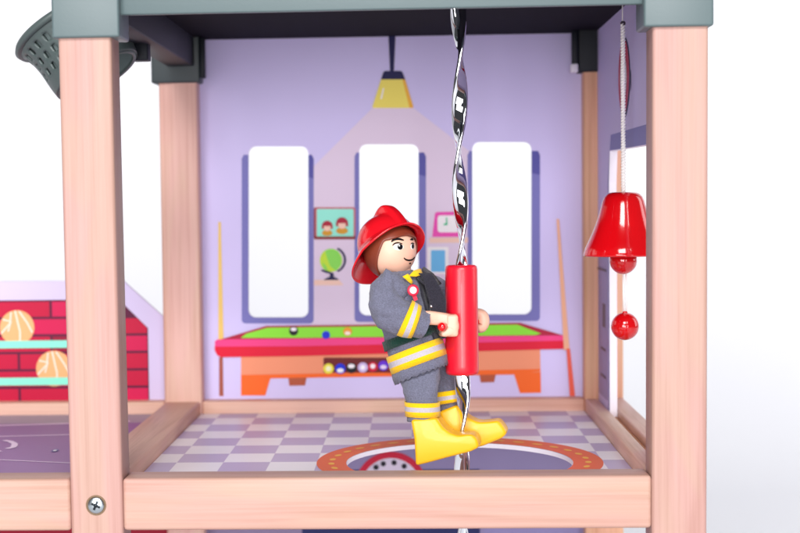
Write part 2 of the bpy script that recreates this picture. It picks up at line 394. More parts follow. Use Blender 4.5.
balls = [(293.6, 331, 4.5, '15131C', 'F8F4F8', -2.4), (326, 335, 4, '1A30D8', None, 0), (347.6, 331.5, 4.4, 'F0A030', 'F8ECDC', 2.4),
         (328.5, 368.6, 5.2, 'EFE24A', 'FCFAD0', 0), (340.3, 368.6, 5.2, '1A30D8', 'F6F4FA', 2.6), (351.3, 368, 5.2, '15131C', 'F8F4F8', -2.6),
         (362.8, 367.4, 5.1, 'CDB8E6', 'FBF6FF', 0), (372.8, 366.8, 5, 'D0143C', 'FBEFF4', -.6), (383.4, 365.6, 5, '6A30D8', 'E8D8F6', 2), (394, 367, 5, 'F28A3A', 'FBF0E4', 0)]
for k, (u, v, r, c, w, dv) in enumerate(balls):
    it = [(disc(u, v, r), pr('ball_' + c, c))]
    if w:
        it.append((disc(u, v + dv, r * .5) if dv == 0 or abs(dv) < 1 else disc(u, v + dv * .72, r * .66, r * .42), pr('ball_spot_' + w, w)))
    wprint('printed_ball', it, lift=16)

# ---- right wall with doorway
XR = 24.9
bm = bmesh.new()
y0, y1, zt = 7.2, 24.0, 13.86
arch = [V((XR, y0 + .9, -.34)), V((XR, y0 + .35, 8)), V((XR, y0, 12.2)), V((XR, y0 + .5, 13.75)), V((XR, y1 - .45, zt + .03)), V((XR, y1 + .1, 12.2)), V((XR, y1, 8)), V((XR, y1, -.34))]
outer = [V((XR, 2.2, -.34)), arch[0]] + arch[1:] + [V((XR, D, -.34)), V((XR, D, 20.8)), V((XR, 2.2, 20.8))]
f = ngon(bm, outer)
g = bmesh.ops.extrude_face_region(bm, geom=bm.faces[:])
bmesh.ops.translate(bm, vec=(.4, 0, 0), verts=[x for x in g['geom'] if isinstance(x, bmesh.types.BMVert)])
bmesh.ops.recalc_face_normals(bm, faces=bm.faces)
for f in bm.faces:
    if abs(f.normal.x) < .5: f.material_index = 1
rwall = build('wall_panel', bm, [wall_m, edge_m], ROOT, label='lavender side wall with an open doorway')
def rprint(name, items, lift=1):
    bm = bmesh.new(); ms = []
    for k, (pts, m) in enumerate(items):
        if m not in ms: ms.append(m)
        ngon(bm, [V((XR - .012 * (k + lift), y, z)) for y, z in pts], ms.index(m))
    bm.normal_update()
    for f in bm.faces:
        if f.normal.x > 0: f.normal_flip()
    return build(name, bm, ms, rwall)
rprint('printed_door_frame', [([(y0 + .5, 13.78), (y1 - .45, zt + .05), (y1 + .12, 12.2), (y1 + .02, 8), (y1 + .02, 0), (y1 + .5, 0), (y1 + .6, 12.3), (y1 - 1, 14.72), (y0 - 1, 14.66), (y0 - 1.2, 12.2), (y0 - .1, 12.2)], frm)])
E2 = lambda cy, cz, ry, rz, n=40: [(cy + ry * math.cos(2 * math.pi * k / n), cz + rz * math.sin(2 * math.pi * k / n)) for k in range(n)]
rprint('printed_life_ring', [(E2(16.6, 17.3, 2.5, 1.98), navy), (E2(16.8, 17.35, 2.35, 1.85), red), (E2(16.8, 17.3, 1.4, 1.05), wht), (E2(14, 17, .25, .5, 16), navy)])
lk = pr('locker_lilac', 'A79AC6'); lkd = pr('locker_slot', '6E5560')
rprint('printed_locker', [([(25, .4), (29.9, .4), (29.9, 9.5), (25, 9.5)], lk), ([(26, 4.3), (27.6, 4.3), (27.6, 5.6), (26, 5.6)], lkd), ([(25.8, 3), (28.4, 3), (28.4, 3.15), (25.8, 3.15)], lkd),
    ([(25.8, 1.5), (28.4, 1.5), (28.4, 1.65), (25.8, 1.65)], lkd), (E2(27.2, 8.6, .5, .35, 16), pr('knob_blue', '4E62D0')), ([(25.2, 7.4), (29.8, 7.4), (29.8, 7.52), (25.2, 7.52)], lkd)])

# ---- court wall
bm = bmesh.new()
outer = [V((-13.8, YB, -.3)), V((0, YB, -.3)), V((0, YB, 4.7)), V((-2.47, YB, 6.97)), V((-13.8, YB, 7.05))]
ngon(bm, outer); g = bmesh.ops.extrude_face_region(bm, geom=bm.faces[:])
bmesh.ops.translate(bm, vec=(0, .4, 0), verts=[x for x in g['geom'] if isinstance(x, bmesh.types.BMVert)]); bmesh.ops.recalc_face_normals(bm, faces=bm.faces)
cw = build('wall_panel', bm, pr('pale_lilac', 'D2C6E8'), ROOT, label='low wall printed with red bricks and ball shelves')
mor = pr('mortar_plum', '5A1238'); bks = [pr('brick_red', 'C00C3C'), pr('brick_rose', 'CE1450'), pr('brick_wine', '960C34')]
bm = bmesh.new()
xl, xr, zt_ = -13.7, -1.06, 5.9
clip = [(xl, 0), (xr, 0), (xr, 4.2), (-2.75, 5.9), (xl, 5.9)]
ngon(bm, [V((x, YB - .012, z)) for x, z in clip], 0)
bh, bw = 1.02, 3.9
def clipx(x, z): return x <= xr - .02 and (z <= 4.2 + (xr - x) * (5.9 - 4.2) / (2.75 - 1.06) - .02)
z = -.25; row = 0
while z < 5.85:
    x = xl - (row % 2) * bw / 2 + 1.1
    while x < xr:
        a, b_, c, d = max(x + .075, xl), min(x + bw - .075, xr - .06), z + .07, min(z + bh - .07, 5.82)
        pts = [(a, c), (b_, c)]
        lim = lambda xx: 4.2 + (xr - xx) * 1.0059 - .04
        if lim(b_) >= d: pts += [(b_, d), (a, d)]
        else:
            if lim(b_) > c: pts.append((b_, lim(b_)))
            xx = xr - (d + .04 - 4.2) / 1.0059
            if xx > a: pts += [(xx, d), (a, d)]
            elif lim(a) > c: pts.append((a, lim(a)))
        if b_ - a > .1 and d - c > .1 and lim(b_) > c: ngon(bm, [V((px, YB - .024, pz)) for px, pz in pts], 1 + (0 if random.random() < .5 else 1 if random.random() < .8 else 2))
        x += bw
    z += bh; row += 1
for f in bm.faces:
    if f.normal.y > 0: f.normal_flip()
build('printed_bricks', bm, [mor] + bks, cw)
shm = pr('shelf_mint', '8CEAD0'); bbo = pr('ball_peach', 'F2B078'); bbl = pr('ball_seam', 'FBE6D6')
wprint('printed_shelf', [([(-160, 342.6), (93, 340), (93, 347.4), (-160, 350)], shm)], cw, lift=9)
wprint('printed_shelf', [([(-160, 379.4), (93, 377), (93, 384.6), (-160, 387)], shm)], cw, lift=9)
def bball(u, v, r):
    it = [(disc(u, v, r, n=30), bbo)]
    def curve(pts): return strip(pts, .75)
    it.append((curve([(u - 2, v - r + .6), (u + 1, v - 4), (u + 3, v + 4), (u + 3, v + r - 1)]), bbl))
    it.append((curve([(u - r + 3, v - 8), (u - 6, v - 6), (u - 9, v + 4), (u - 8, v + 11)][:3]), bbl))
    it.append((curve([(u + 2, v - r + 1), (u + 10, v - 5), (u + r - 2, v + 5)]), bbl))
    it.append((curve([(u - 6, v - r + 2), (u - 7, v - 4), (u - r + 1.5, v + 6)]), bbl))
    wprint('printed_basketball', it, cw, lift=4)
bball(17, 327.5, 17.3); bball(54, 368.5, 17.8); bball(-60, 327.5, 17.3)

# ---- roof: caps, fascia, tray
def cap(x0, x1, y0, y1, z0, m=cap_m, z1=23):
    bm = bmesh.new(); box(bm, x0, x1, y0, y1, z0, z1, .1, 3); o = build('corner_cap', bm, m, ROOT); autosmooth(o, 50)
c0 = P(51.6, 30, -.22); c1 = P(119, 30, -.22)
cap(c0.x, 2.5, -.22, 2.5, 18.25); 
c2 = P(647.5, 20, -.22); c3 = P(714, 20, -.22)
cap(W - .32, c3.x, -.22, 2.5, 18.27)
bcap = mat('shaded_cap_plastic', '2E3A3E', .45)  # same plastic as the front caps, with shade painted into the colour
cap(-.38, 2.42, D - .25, 32.7, 18.27, bcap); cap(W - .32, 26.6, D - .25, 32.7, 18.5, tray_m)  # right rear cap takes the shade-darkened tray colour
def part(n, bx, m, bev=.08):
    bm = bmesh.new(); box(bm, *bx, bev, 2); o = build(n, bm, m, ROOT); autosmooth(o, 50); return o
bm = bmesh.new(); box(bm, 2.3, 23.9, .28, .62, 19.2, 23, .08, 2)
for v in bm.verts: v.co.z += (v.co.x - 12) * .002 * (1 if v.co.z < 21 else 0)
o = build('roof_fascia', bm, cap_m, ROOT); autosmooth(o, 50)
part('roof_rail', (.55, 2.1, 2.4, 30.1, 19.2, 23), tray_m)
part('roof_rail', (25.0, 26.4, 2.4, 30.1, 20.9, 23), tray_m)
part('roof_rail', (2.2, 24.0, 31.95, 32.5, 19.4, 23), tray_m)
bm = bmesh.new(); box(bm, .62, 26.3, .63, 31.94, 20.82, 21.2, 0)
build('roof_panel', bm, mat('shaded_roof_plastic', '0E0C18', .8, spec=.1), ROOT)  # grey roof plastic turned near black, ceiling shade put into the colour
part('roof_clip', (2.43, 2.72, 29.7, 30.3, 18.5, 20.8), tray_m, .06)
part('roof_clip', (23.45, 23.79, 29.7, 30.3, 18.9, 20.8), tray_m, .06)
part('clip_tab', (23.35, 23.78, 29.6, 30.1, 18.45, 18.95), edge_m, .08)

# ---- screw
sc = P(96, 505.3, -.02); 
bm = bmesh.new(); lathe(bm, sc + V((0, .03, 0)), [(0, .1), (.3, .1), (.345, .06), (.36, 0)], 40, axis=(0, -1, 0))
screw = build('screw', bm, mat('zinc', 'B9C2C8', .28, metal=1), ROOT)
bm = bmesh.new(); lathe(bm, sc + V((0, .02, 0)), [(.36, 0), (.36, .035), (.41, .035), (.43, 0)], 40, axis=(0, -1, 0))
build('screw_ring', bm, mat('brown_rim', '7A6248', .6), screw)  # brown ring round the screw head
bm = bmesh.new()
for a in (25, 115):
    t = bmesh.new(); box(t, -.2, .2, -.012, .012, -.05, .05, .008, 1)
    bmesh.ops.transform(t, matrix=Matrix.Translation(sc + V((0, -.078, 0))) @ Matrix.Rotation(math.radians(a), 4, 'Y'), verts=t.verts); join(bm, t)
lathe(bm, sc + V((0, .0, 0)), [(0, .094), (.09, .094), (.1, .08)], 6, axis=(0, -1, 0))
build('screw_socket', bm, mat('socket_dark', '2C3238', .4, metal=.8), screw)

# ---- lower storey
bm = bmesh.new(); box(bm, 2.2, W, YB, YB + .4, -22.3, -2.3, 0); lw1 = build('lower_wall_panel', bm, pr('lower_violet', '9086AE'), ROOT)
bm = bmesh.new(); box(bm, -13.8, 0, YB, YB + .4, -22.3, -2.3, 0); lw2 = build('lower_wall_panel', bm, pr('lower_red', 'A01430'), ROOT)
lowp = [((148, 156), 'F0E6EC', lw1), ((156, 188), '7FA294', lw1), ((188, 205), '9A7868', lw1), ((205, 302), '8A7C9C', lw1), ((302, 480), '23285E', lw1), ((484, 580), '8E86B4', lw1), ((600, 610), '7E9A3C', lw1), ((616, 640), '8FB4D8', lw1)]
for (a, b_), c, par in lowp:
    A, B_ = max(P(a, 532, YB).x, 2.25), min(P(b_, 532, YB).x, W - .05)
    if B_ <= A: continue
    bm = bmesh.new(); ngon(bm, [V((A, YB - .012, -9.6)), V((B_, YB - .012, -9.6)), V((B_, YB - .012, -4.2)), V((A, YB - .012, -4.2))])
    bm.normal_update()
    for f in bm.faces:
        if f.normal.y > 0: f.normal_flip()
    build('printed_block', bm, pr('block_' + c, c), par)
it = [(disc(391, 488, 36.3, n=60), red), (disc(391, 488, 30, n=60), pr('lilac_white', 'DCD2E4'))]
for k in range(15):
    a = math.radians(-17.6 + 24.4 * k); it.append((disc(391 + 25.5 * math.sin(a), 488 - 25.5 * math.cos(a), 2.7, n=14), blk))
wprint('printed_dial', it, lw1, lift=3)
for bx, m in (((2.2, W, .08, 2.14, -24.5, -22.3), px_), ((-13.8, 0, .08, 2.14, -24.5, -22.3), px_), ((2.2, W, D + .05, D + 2.1, -24.5, -22.3), px_), ((-13.8, 0, D + .05, D + 2.1, -24.5, -22.3), px_), ((.06, 2.08, 2.2, D, -24.5, -22.3), py_), ((W + .02, 26.2, 2.2, D, -24.5, -22.3), py_)):
    o = beam('base_beam', *bx, m)
bm = bmesh.new(); box(bm, -13.8, W - .02, 2.15, D, -23.6, -23.2, 0); build('lower_floor_panel', bm, pr('lower_floor', '9C92AC'), ROOT)

# ------------------------------------------------------------------ basketball hoop
HO = P(70, 27, 14)
HR = thing('basketball_hoop', 'dark grey tilted basketball hoop with perforated plastic basket under the roof edge', 'basketball hoop', HO)
hax = V((-.5, .16, .87)).normalized(); hc = HO
hm = mat('hoop_plastic', '4A5655', .4)
R3 = V((0, 0, 1)).rotation_difference(hax).to_matrix()
bm = bmesh.new(); r0 = 2.78
lathe(bm, hc, [(r0 - .2, .12), (r0 - .06, .2), (r0 + .1, .16), (r0 + .2, 0), (r0 + .1, -.16), (r0 - .06, -.2), (r0 - .2, -.12), (r0 - .2, .12)], 72, axis=hax)
build('rim', bm, hm, HR)
bm = bmesh.new(); NA, NZ = 120, 22
def bask(i, j):
    t = j / NZ; r = (r0 - .1) - .62 * t - .32 * math.sin(math.pi * t) * (1 - t); h = -2.75 * t
    a = 2 * math.pi * i / NA; return hc + R3 @ V((r * math.cos(a), r * math.sin(a), h))
vs = [[bm.verts.new(bask(i, j)) for i in range(NA)] for j in range(NZ + 1)]
for j in range(NZ):
    for i in range(NA):
        hole = j in (3, 4, 5, 8, 9, 10, 13, 14, 15) and (i % 5 in (1, 2))
        if not hole: bm.faces.new((vs[j][i], vs[j][(i + 1) % NA], vs[j + 1][(i + 1) % NA], vs[j + 1][i])).smooth = True
o = build('basket', bm, hm, HR); md = o.modifiers.new('thick', 'SOLIDIFY'); md.thickness = .0014
bm = bmesh.new(); vs = [[bm.verts.new(hc + (bask(i, j) - hc - hax * (bask(i, j) - hc).dot(hax)) * .955 + hax * (bask(i, j) - hc).dot(hax)) for i in range(0, NA, 2)] for j in range(NZ + 1)]
for j in range(NZ):
    for i in range(NA // 2): bm.faces.new((vs[j][i], vs[j][(i + 1) % (NA // 2)], vs[j + 1][(i + 1) % (NA // 2)], vs[j + 1][i])).smooth = True
build('basket_liner', bm, mat('hoop_liner', '6E7C7C', .5), HR)
bm = bmesh.new(); lathe(bm, hc + R3 @ V((0, 0, -2.75)), [(1.95, -.06), (2.08, -.1), (2.16, 0), (2.08, .1), (1.95, .06), (1.95, -.06)], 64, axis=hax)
build('lip', bm, hm, HR)
bm = bmesh.new(); box(bm, .8, 1.6, 14.5, 15.6, 18.4, 19.3, .06, 2); build('bracket', bm, tray_m, HR)

# ------------------------------------------------------------------ pole and sliding grip
PXc, PYc = 16.55, 7.5
PR = thing('fire_pole', 'shiny chrome twisted strip pole running from roof down through the floor', 'pole', (PXc, PYc, -24.5))
bm = bmesh.new(); rings = []
chrome = mat('chrome', 'E6E8EE', .04, metal=1)
z = -23.1; per = 4.13
zc = P(459, 57, PYc).z                      # a thin crossing seen near the top
while z < 20.82:
    a = math.pi * (z - zc) / per + math.pi / 2          # strip seen edge-on at zc
    c = V((PXc + .06 * math.sin(2 * math.pi * z / 7.7), PYc, z))
    A = V((math.cos(a), math.sin(a), 0)) * .36; B = V((-math.sin(a), math.cos(a), 0)) * .115
    rings.append(ring(c, A, B, 24, 3.2)); z += .14
loft(bm, rings); build('twisted_strip', bm, chrome, PR)
redp = mat('red_satin_plastic', 'E0142C', .34, coat=.15, bump=.06, bscale=700)
gt, gb = P(459.5, 265, PYc), P(462.5, 374.5, PYc); gh = gt.z - gb.z
GR = thing('pole_grip', 'red cylinder hand grip with side pegs sliding on the chrome pole', 'pole grip', (PXc, PYc, gb.z))
bm = bmesh.new()
lathe(bm, (PXc + .02, PYc, gb.z), [(.42, .0), (.62, 0), (.7, .04), (.745, .14), (.75, .4), (.735, gh * .55), (.725, gh - .2), (.69, gh - .06), (.6, gh), (.42, gh), (.42, 0)], 64)
build('grip_body', bm, redp, GR)
pe = P(441, 327, 5.55); pc = V((PXc, PYc, pe.z)); dd = (pe - pc).normalized(); far = pc - dd * (pe - pc).length
redg = mat('red_gloss', 'D60A14', .12, coat=.6)
for e_, s in ((pe, 1), (far, -1)):
    bm = bmesh.new(); n_ = (pe - pc).length
    lathe(bm, pc, [(.17, .6), (.17, n_ - .14), (.2, n_ - .1), (.19, n_ - .02), (.12, n_ + .05), (0, n_ + .08)], 24, axis=dd * s)
    build('peg', bm, redg, GR)

# ------------------------------------------------------------------ alarm bell
YL = 12.0
BT = P(623.4, 192, YL); bx, bz0 = BT.x, P(623.4, 255.5, YL).z
k = 1 / 21.02
BR = thing('alarm_bell', 'glossy red toy bell with round clapper hanging on a white cord by the doorway', 'bell', (bx, YL, bz0))
bm = bmesh.new()
pf = [(0, 192), (8, 192), (13.5, 192.6), (16.5, 194.2), (19, 197.2), (20.6, 201), (22.2, 207), (24.6, 216), (27.6, 225), (30.8, 233), (34.4, 241), (36.8, 246), (38.4, 250), (39.4, 254), (39.4, 255.6), (38, 256), (36.8, 254), (33, 242), (27, 226), (22, 210), (19, 200), (12, 196), (0, 195.5)]
pf2 = [(r * k, P(623.4, v, YL).z - bz0) for r, v in pf]
lathe(bm, (bx, YL, bz0), pf2, 72)
build('bell_body', bm, redg, BR)
bm = bmesh.new()
def ball(bm, u, v, r):
    c = P(u, v, YL); lathe(bm, c, [(r * k * math.sin(math.pi * i / 20), r * k * math.cos(math.pi * i / 20)) for i in range(21)], 40)
ball(bm, 623.3, 260.5, 13.6); build('clapper', bm, redg, BR)
bm = bmesh.new(); ball(bm, 625, 326.3, 13.8)
c = P(625, 312.5, YL); lathe(bm, c, [(.1, -.12), (.13, .0), (.1, .06), (0, .07)], 16); build('pull_bead', bm, redg, BR)
cord = mat('white_cord', 'FBF7F5', .7)
bm = bmesh.new(); rings = []
z0, z1 = P(623, 193, YL).z, P(623.4, 23, YL).z
n = 420
for s in (0, 1):
    rings = []
    for i in range(n):
        z = z0 + (z1 - z0) * i / (n - 1); a = 2 * math.pi * (z * 3.6) + s * math.pi
        rings.append(ring(V((bx + .045 * math.cos(a), YL + .045 * math.sin(a), z)), V((.076, 0, 0)), V((0, .076, 0)), 8))
    loft(bm, rings)
build('cord', bm, cord, BR)
bm = bmesh.new()
for dx in (-.02,):
    loft(bm, [ring(V((bx + dx, YL, z)), V((.03, 0, 0)), V((0, .03, 0)), 8) for z in (z1 - .05, 20.82)])
build('thread', bm, cord, BR)
bm = bmesh.new(); lathe(bm, V((bx, YL, z1)), [(0, -.15), (.1, -.1), (.13, 0), (.08, .08), (0, .1)], 16); build('knot', bm, mat('knot_dark', '4A3E4C', .7), BR)
bm = bmesh.new()
for du in (-1.8, 2.4):
    a, b_ = P(624.3 + du * .7, 271, YL), P(625 + du * .6, 314, YL)
    loft(bm, [ring(p, V((.04, 0, 0)), V((0, .04, 0)), 8) for p in (a, b_)])
build('pull_string', bm, cord, BR)

# ------------------------------------------------------------------ toy firefighter
FG = thing('toy_firefighter', 'toy firefighter in red helmet, grey uniform and yellow boots clinging to the red grip', 'toy figure', P(440, 466, 7.2))
skin = mat('doll_skin', 'E9B79E', .42, sss=.08, bump=.04, bscale=500)
def cloth(name, c, s=1, var=.26):
    m = mat(name, c, .92, spec=.15, bump=1., bscale=1900, var=var, sheen=.2); 
    b = [n for n in m.node_tree.nodes if n.type == 'BUMP'][0]; b.inputs['Distance'].default_value = .0005 * s
    return m
feltm = cloth('grey_felt', '6C6D80'); dfelt = cloth('charcoal_felt', '2C2A34'); green = cloth('dark_green_belt', '12382F')
yb = cloth('yellow_tape', 'F0C010', .6, .08); sb = cloth('silver_tape', 'B9B3BA', .5, .08)
f_ = V((.67, -.742, 0)); l_ = V((.742, .67, 0))
HC = P(391, 250.5, 7.25); HA = (1.14, 1.14, 1.2)
def head_pt(u, v, lift=1.012):
    d = ray(u, v); o = CAM - HC
    a = sum((d[i] / HA[i]) ** 2 for i in range(3)); b_ = 2 * sum(d[i] * o[i] / HA[i] ** 2 for i in range(3)); c = sum((o[i] / HA[i]) ** 2 for i in range(3)) - 1
    dis = b_ * b_ - 4 * a * c
    if dis < 0: t = -b_ / (2 * a)
    else: t = (-b_ - math.sqrt(dis)) / (2 * a)
    p = o + d * t
    s = math.sqrt(sum((p[i] / HA[i]) ** 2 for i in range(3)))
    return HC + p / s * lift
bm = bmesh.new(); bmesh.ops.create_uvsphere(bm, u_segments=64, v_segments=40, radius=1)
for v in bm.verts:
    v.co = HC + V((v.co.x * HA[0], v.co.y * HA[1], v.co.z * HA[2]))
for f in bm.faces: f.smooth = True
nk = P(397, 272, 7.35)
loft(bm, [ring(nk + V((0, 0, .3)), V((.62, 0, 0)), V((0, .6, 0))), ring(nk + V((.1, 0, -.5)), V((.6, 0, 0)), V((0, .6, 0)))])
head = build('head', bm, skin, FG)
ink = mat('face_ink', '0C090E', .6, spec=.15)
def face(name, loops, m):
    bm = bmesh.new()
    for k, (pts, mi) in enumerate(loops):
        # fill as a fan of small triangles round the centroid so the mark hugs the curved head
        cu = sum(p[0] for p in pts) / len(pts); cv = sum(p[1] for p in pts) / len(pts)
        c = bm.verts.new(head_pt(cu, cv, 1.010 + .004 * k)); vs = [bm.verts.new(head_pt(u, v, 1.006 + .004 * k)) for u, v in pts]
        for i in range(len(vs)):
            try: bm.faces.new((vs[i], vs[(i + 1) % len(vs)], c)).material_index = mi
            except ValueError: pass
    bmesh.ops.recalc_face_normals(bm, faces=bm.faces)
    build(name, bm, m, head)
def faceline(name, pts, w, m):
    s = crom([(a, b_, 0) for a, b_ in pts], 4); bm = bmesh.new(); vs = []
    for i, p in enumerate(s):
        a = V(s[max(i - 1, 0)][:2]); b_ = V(s[min(i + 1, len(s) - 1)][:2]); t = (b_ - a).normalized()
        tt = i / (len(s) - 1); ww = w * (.35 + .65 * math.sin(math.pi * min(max(tt, .0), 1)) ** .5)
        vs.append([bm.verts.new(head_pt(p[0] - t.y * ww * q, p[1] + t.x * ww * q, 1.016)) for q in (1, 0, -1)])
    for a, b_ in zip(vs, vs[1:]):
        for j in (0, 1): bm.faces.new((a[j], a[j + 1], b_[j + 1], b_[j]))
    bmesh.ops.recalc_face_normals(bm, faces=bm.faces); build(name, bm, m, head)
eyew = mat('eye_white', 'FBF6F4', .3)
face('eye', [(disc(398.4, 247, 5, 3.3), 0), (disc(400.1, 246.9, 2.7, 2.9), 1), (disc(399.2, 245.8, .7, .7), 0)], [eyew, ink])
face('eye', [(disc(412.3, 246.6, 1.9, 2.8), 0), (disc(412.7, 246.4, 1.25, 2.5), 1)], [eyew, ink])
faceline('eyelash', [(392.4, 245.6), (394.6, 243.6), (398, 242.9), (402.4, 243.9)], .7, ink)
faceline('eyelash', [(410.7, 244.2), (412, 243.2), (413.8, 243.8)], .6, ink)
faceline('eyebrow', [(391.2, 242), (394, 239.8), (398.5, 239.1), (403.8, 240.4)], 1.15, ink)
faceline('eyebrow', [(410, 240), (411.6, 239.4), (413, 240.2)], 1.0, ink)
faceline('mouth', [(403.6, 257.6), (405.6, 259.4), (409, 260.2), (412.4, 259.3), (414.6, 256.8)], .8, ink)
faceline('chin_dot', [(408.8, 263.4), (409.8, 263.2), (410.8, 262.8)], .7, ink)
# hair
hairm = mat('brown_hair', '7A3420', .4, bump=.1, bscale=300)
def is_hair(c):
    el = math.degrees(math.asin(max(-1, min(1, c.z)))); h = V((c.x, c.y, 0)).normalized()
    az = math.degrees(math.acos(max(-1, min(1, h.dot(f_)))))
    e0 = 27 + 5 * math.cos(math.radians(az * 3)); a0 = 58 + max(0, 20 - el) * .40
    return (el > e0 or az > a0) and el > -60
axh = (V((0, 0, .75)) - f_ * .66).normalized(); Rh = V((0, 0, 1)).rotation_difference(axh).to_matrix()
bm = bmesh.new(); NH = 160; rowsh = []
for i in range(NH):
    ps = 2 * math.pi * i / NH; be = 5
    dr = lambda b_: Rh @ V((math.sin(math.radians(b_)) * math.cos(ps), math.sin(math.radians(b_)) * math.sin(ps), math.cos(math.radians(b_))))
    while be < 175 and is_hair(dr(be)): be += .25
    rowsh.append([dr(be * k_ / 30) for k_ in range(1, 31)])
sm = [[(sum((rowsh[(i + d) % NH][k_] for d in (-2, -1, 0, 1, 2)), V()) / 5).normalized() for k_ in range(30)] for i in range(NH)]
hp = lambda c: HC + V((c.x * HA[0], c.y * HA[1], c.z * HA[2])) * 1.035
t0 = bm.verts.new(hp(axh)); g_ = [[bm.verts.new(hp(c)) for c in r] for r in sm]
for i in range(NH):
    A_, B_ = g_[i], g_[(i + 1) % NH]; bm.faces.new((t0, A_[0], B_[0]))
    for k_ in range(29): bm.faces.new((A_[k_], A_[k_ + 1], B_[k_ + 1], B_[k_]))
bmesh.ops.recalc_face_normals(bm, faces=bm.faces)
for f in bm.faces: f.smooth = True
o = build('hair', bm, hairm, FG); md = o.modifiers.new('t', 'SOLIDIFY'); md.thickness = .0007; md.offset = 1
# helmet
helm = mat('red_helmet_plastic', 'D81220', .22, coat=.35)
tl = math.radians(40); up = V((-math.sin(tl) * f_.x, -math.sin(tl) * f_.y, math.cos(tl))); fp = V((math.cos(tl) * f_.x, math.cos(tl) * f_.y, math.sin(tl)))
roll = Matrix.Rotation(math.radians(4), 3, V((0, 1, 0)))
up = roll @ up; fp = roll @ fp; lp = (up.cross(fp)).normalized(); lp = lp if lp.dot(l_) > 0 else -lp
HO_ = HC + up * .17 - fp * .04
def helmet_pt(t, ph):
    """t 0..1 dome, 1..2 brim; ph 0 = front"""
    cf = math.cos(ph); sf = math.sin(ph)
    if t <= 1:
        th = t * math.radians(84); r = 1.4 * math.sin(th) ** .88; h = 1.52 * math.cos(th) ** .85 if th < math.pi / 2 else 0
        lat = abs(r * sf)
        rid = .34 * math.exp(-(lat / .28) ** 7) * (math.exp(-((r * cf - .72) / .5) ** 2) + .25 * (1 - t))
        n = V((0, 0, 0)); h += rid * math.cos(th); r2 = r * (1 + 0.03 * cf) + rid * math.sin(th) * max(cf, 0)
        return HO_ + fp * (r2 * cf) + lp * (r2 * sf) + up * h
    s = t - 1
    R0 = 1.4; H0 = 1.52 * math.cos(math.radians(84)) ** .85
    back = max(-cf, 0); front = max(cf, 0)
    ext = .30 + .62 * back ** 1.6; drop = .10 * front + .5 * abs(sf) ** 2 * .8 + .60 * back ** 1.3
    r = R0 + ext * s ** 1.1; h = H0 - drop * s ** .75 + .05 * math.sin(math.pi * s)
    r2 = r * (1 + .03 * cf)
    return HO_ + fp * (r2 * cf) + lp * (r2 * sf) + up * h
bm = bmesh.new(); NP = 120; ts = [i / 30 for i in range(1, 31)] + [1 + i / 12 for i in range(1, 13)]
top = bm.verts.new(helmet_pt(0, 0)); vs = [[bm.verts.new(helmet_pt(t, 2 * math.pi * i / NP)) for i in range(NP)] for t in ts]
for i in range(NP): bm.faces.new((top, vs[0][i], vs[0][(i + 1) % NP])).smooth = True
for a, b_ in zip(vs, vs[1:]):
    for i in range(NP): bm.faces.new((a[i], b_[i], b_[(i + 1) % NP], a[(i + 1) % NP])).smooth = True
bmesh.ops.recalc_face_normals(bm, faces=bm.faces)
o = build('helmet', bm, helm, FG); md = o.modifiers.new('t', 'SOLIDIFY'); md.thickness = .0009; md.offset = -1
md = o.modifiers.new('b', 'SUBSURF'); md.levels = 1; md.render_levels = 1

# body: lateral axis and lean
Lb = V((.28, .96, 0)).normalized()
def bring(u, v, y, a, b_, tilt, n=36, e=2.3, lat=Lb):
    """ring whose long axis lies across the picture, tilted by `tilt` degrees (rising to the right)"""
    t = math.radians(tilt); c = P(u, v, y); A = V((math.cos(t), -.28 * math.cos(t), math.sin(t))).normalized()
    B = (lat - A * lat.dot(A)).normalized()
    s = 1 / 22.1
    return ring(c, A * a * s, B * b_ * s, n, e)
def rumple(bm, amp, sc=1.1, seed=0):
    bm.normal_update()
    for v in bm.verts:
        d = noise.noise(v.co * sc + V((seed, 3, 1))) + .5 * noise.noise(v.co * sc * 2.3 + V((seed, 9, 4)))
        v.co += v.normal * d * amp
YT = 7.35
bm = bmesh.new()
keys = [(398, 270, 9, 12, 8), (399, 275, 14, 21, 14), (400, 283, 21, 27, 16), (402, 296, 24, 29, 18), (405, 312, 25, 28, 19), (409, 330, 26, 27, 20), (413, 343, 27, 27, 21), (417, 357, 26.5, 27, 21.5), (420.5, 367, 27, 27, 22), (421.5, 370, 25, 25, 22)]
kk = crom([(k[0], k[1], k[2], k[3], k[4]) for k in keys], 7)
loft(bm, [bring(a, b_, YT, c, d, e_, 72) for a, b_, c, d, e_ in kk]); rumple(bm, .09, 1.5)
jacket = build('jacket', bm, feltm, FG)
def wrap(name, ms, keysb, par, mis=None, e=2.3, y=YT, n=36, lat=Lb):
    bm = bmesh.new(); loft(bm, [bring(a, b_, y, c, d, t, n, e, lat) for a, b_, c, d, t in keysb], mis, False, False)
    bmesh.ops.recalc_face_normals(bm, faces=bm.faces)
    o = build(name, bm, ms, par); md = o.modifiers.new('t', 'SOLIDIFY'); md.thickness = .0004; md.offset = 1; return o
wrap('reflective_band', [yb, sb], [(414.2, 347.5, 28.4, 28.6, 21.5), (416, 353.3, 28.4, 28.6, 21.5), (417.7, 358.6, 28.4, 28.6, 21.5), (419.5, 364.5, 28.4, 28.6, 21.5)], jacket, [0, 1, 0])
wrap('belt', green, [(409.6, 333, 27.6, 28.4, 20), (412.4, 342, 28, 28.6, 21)], jacket)
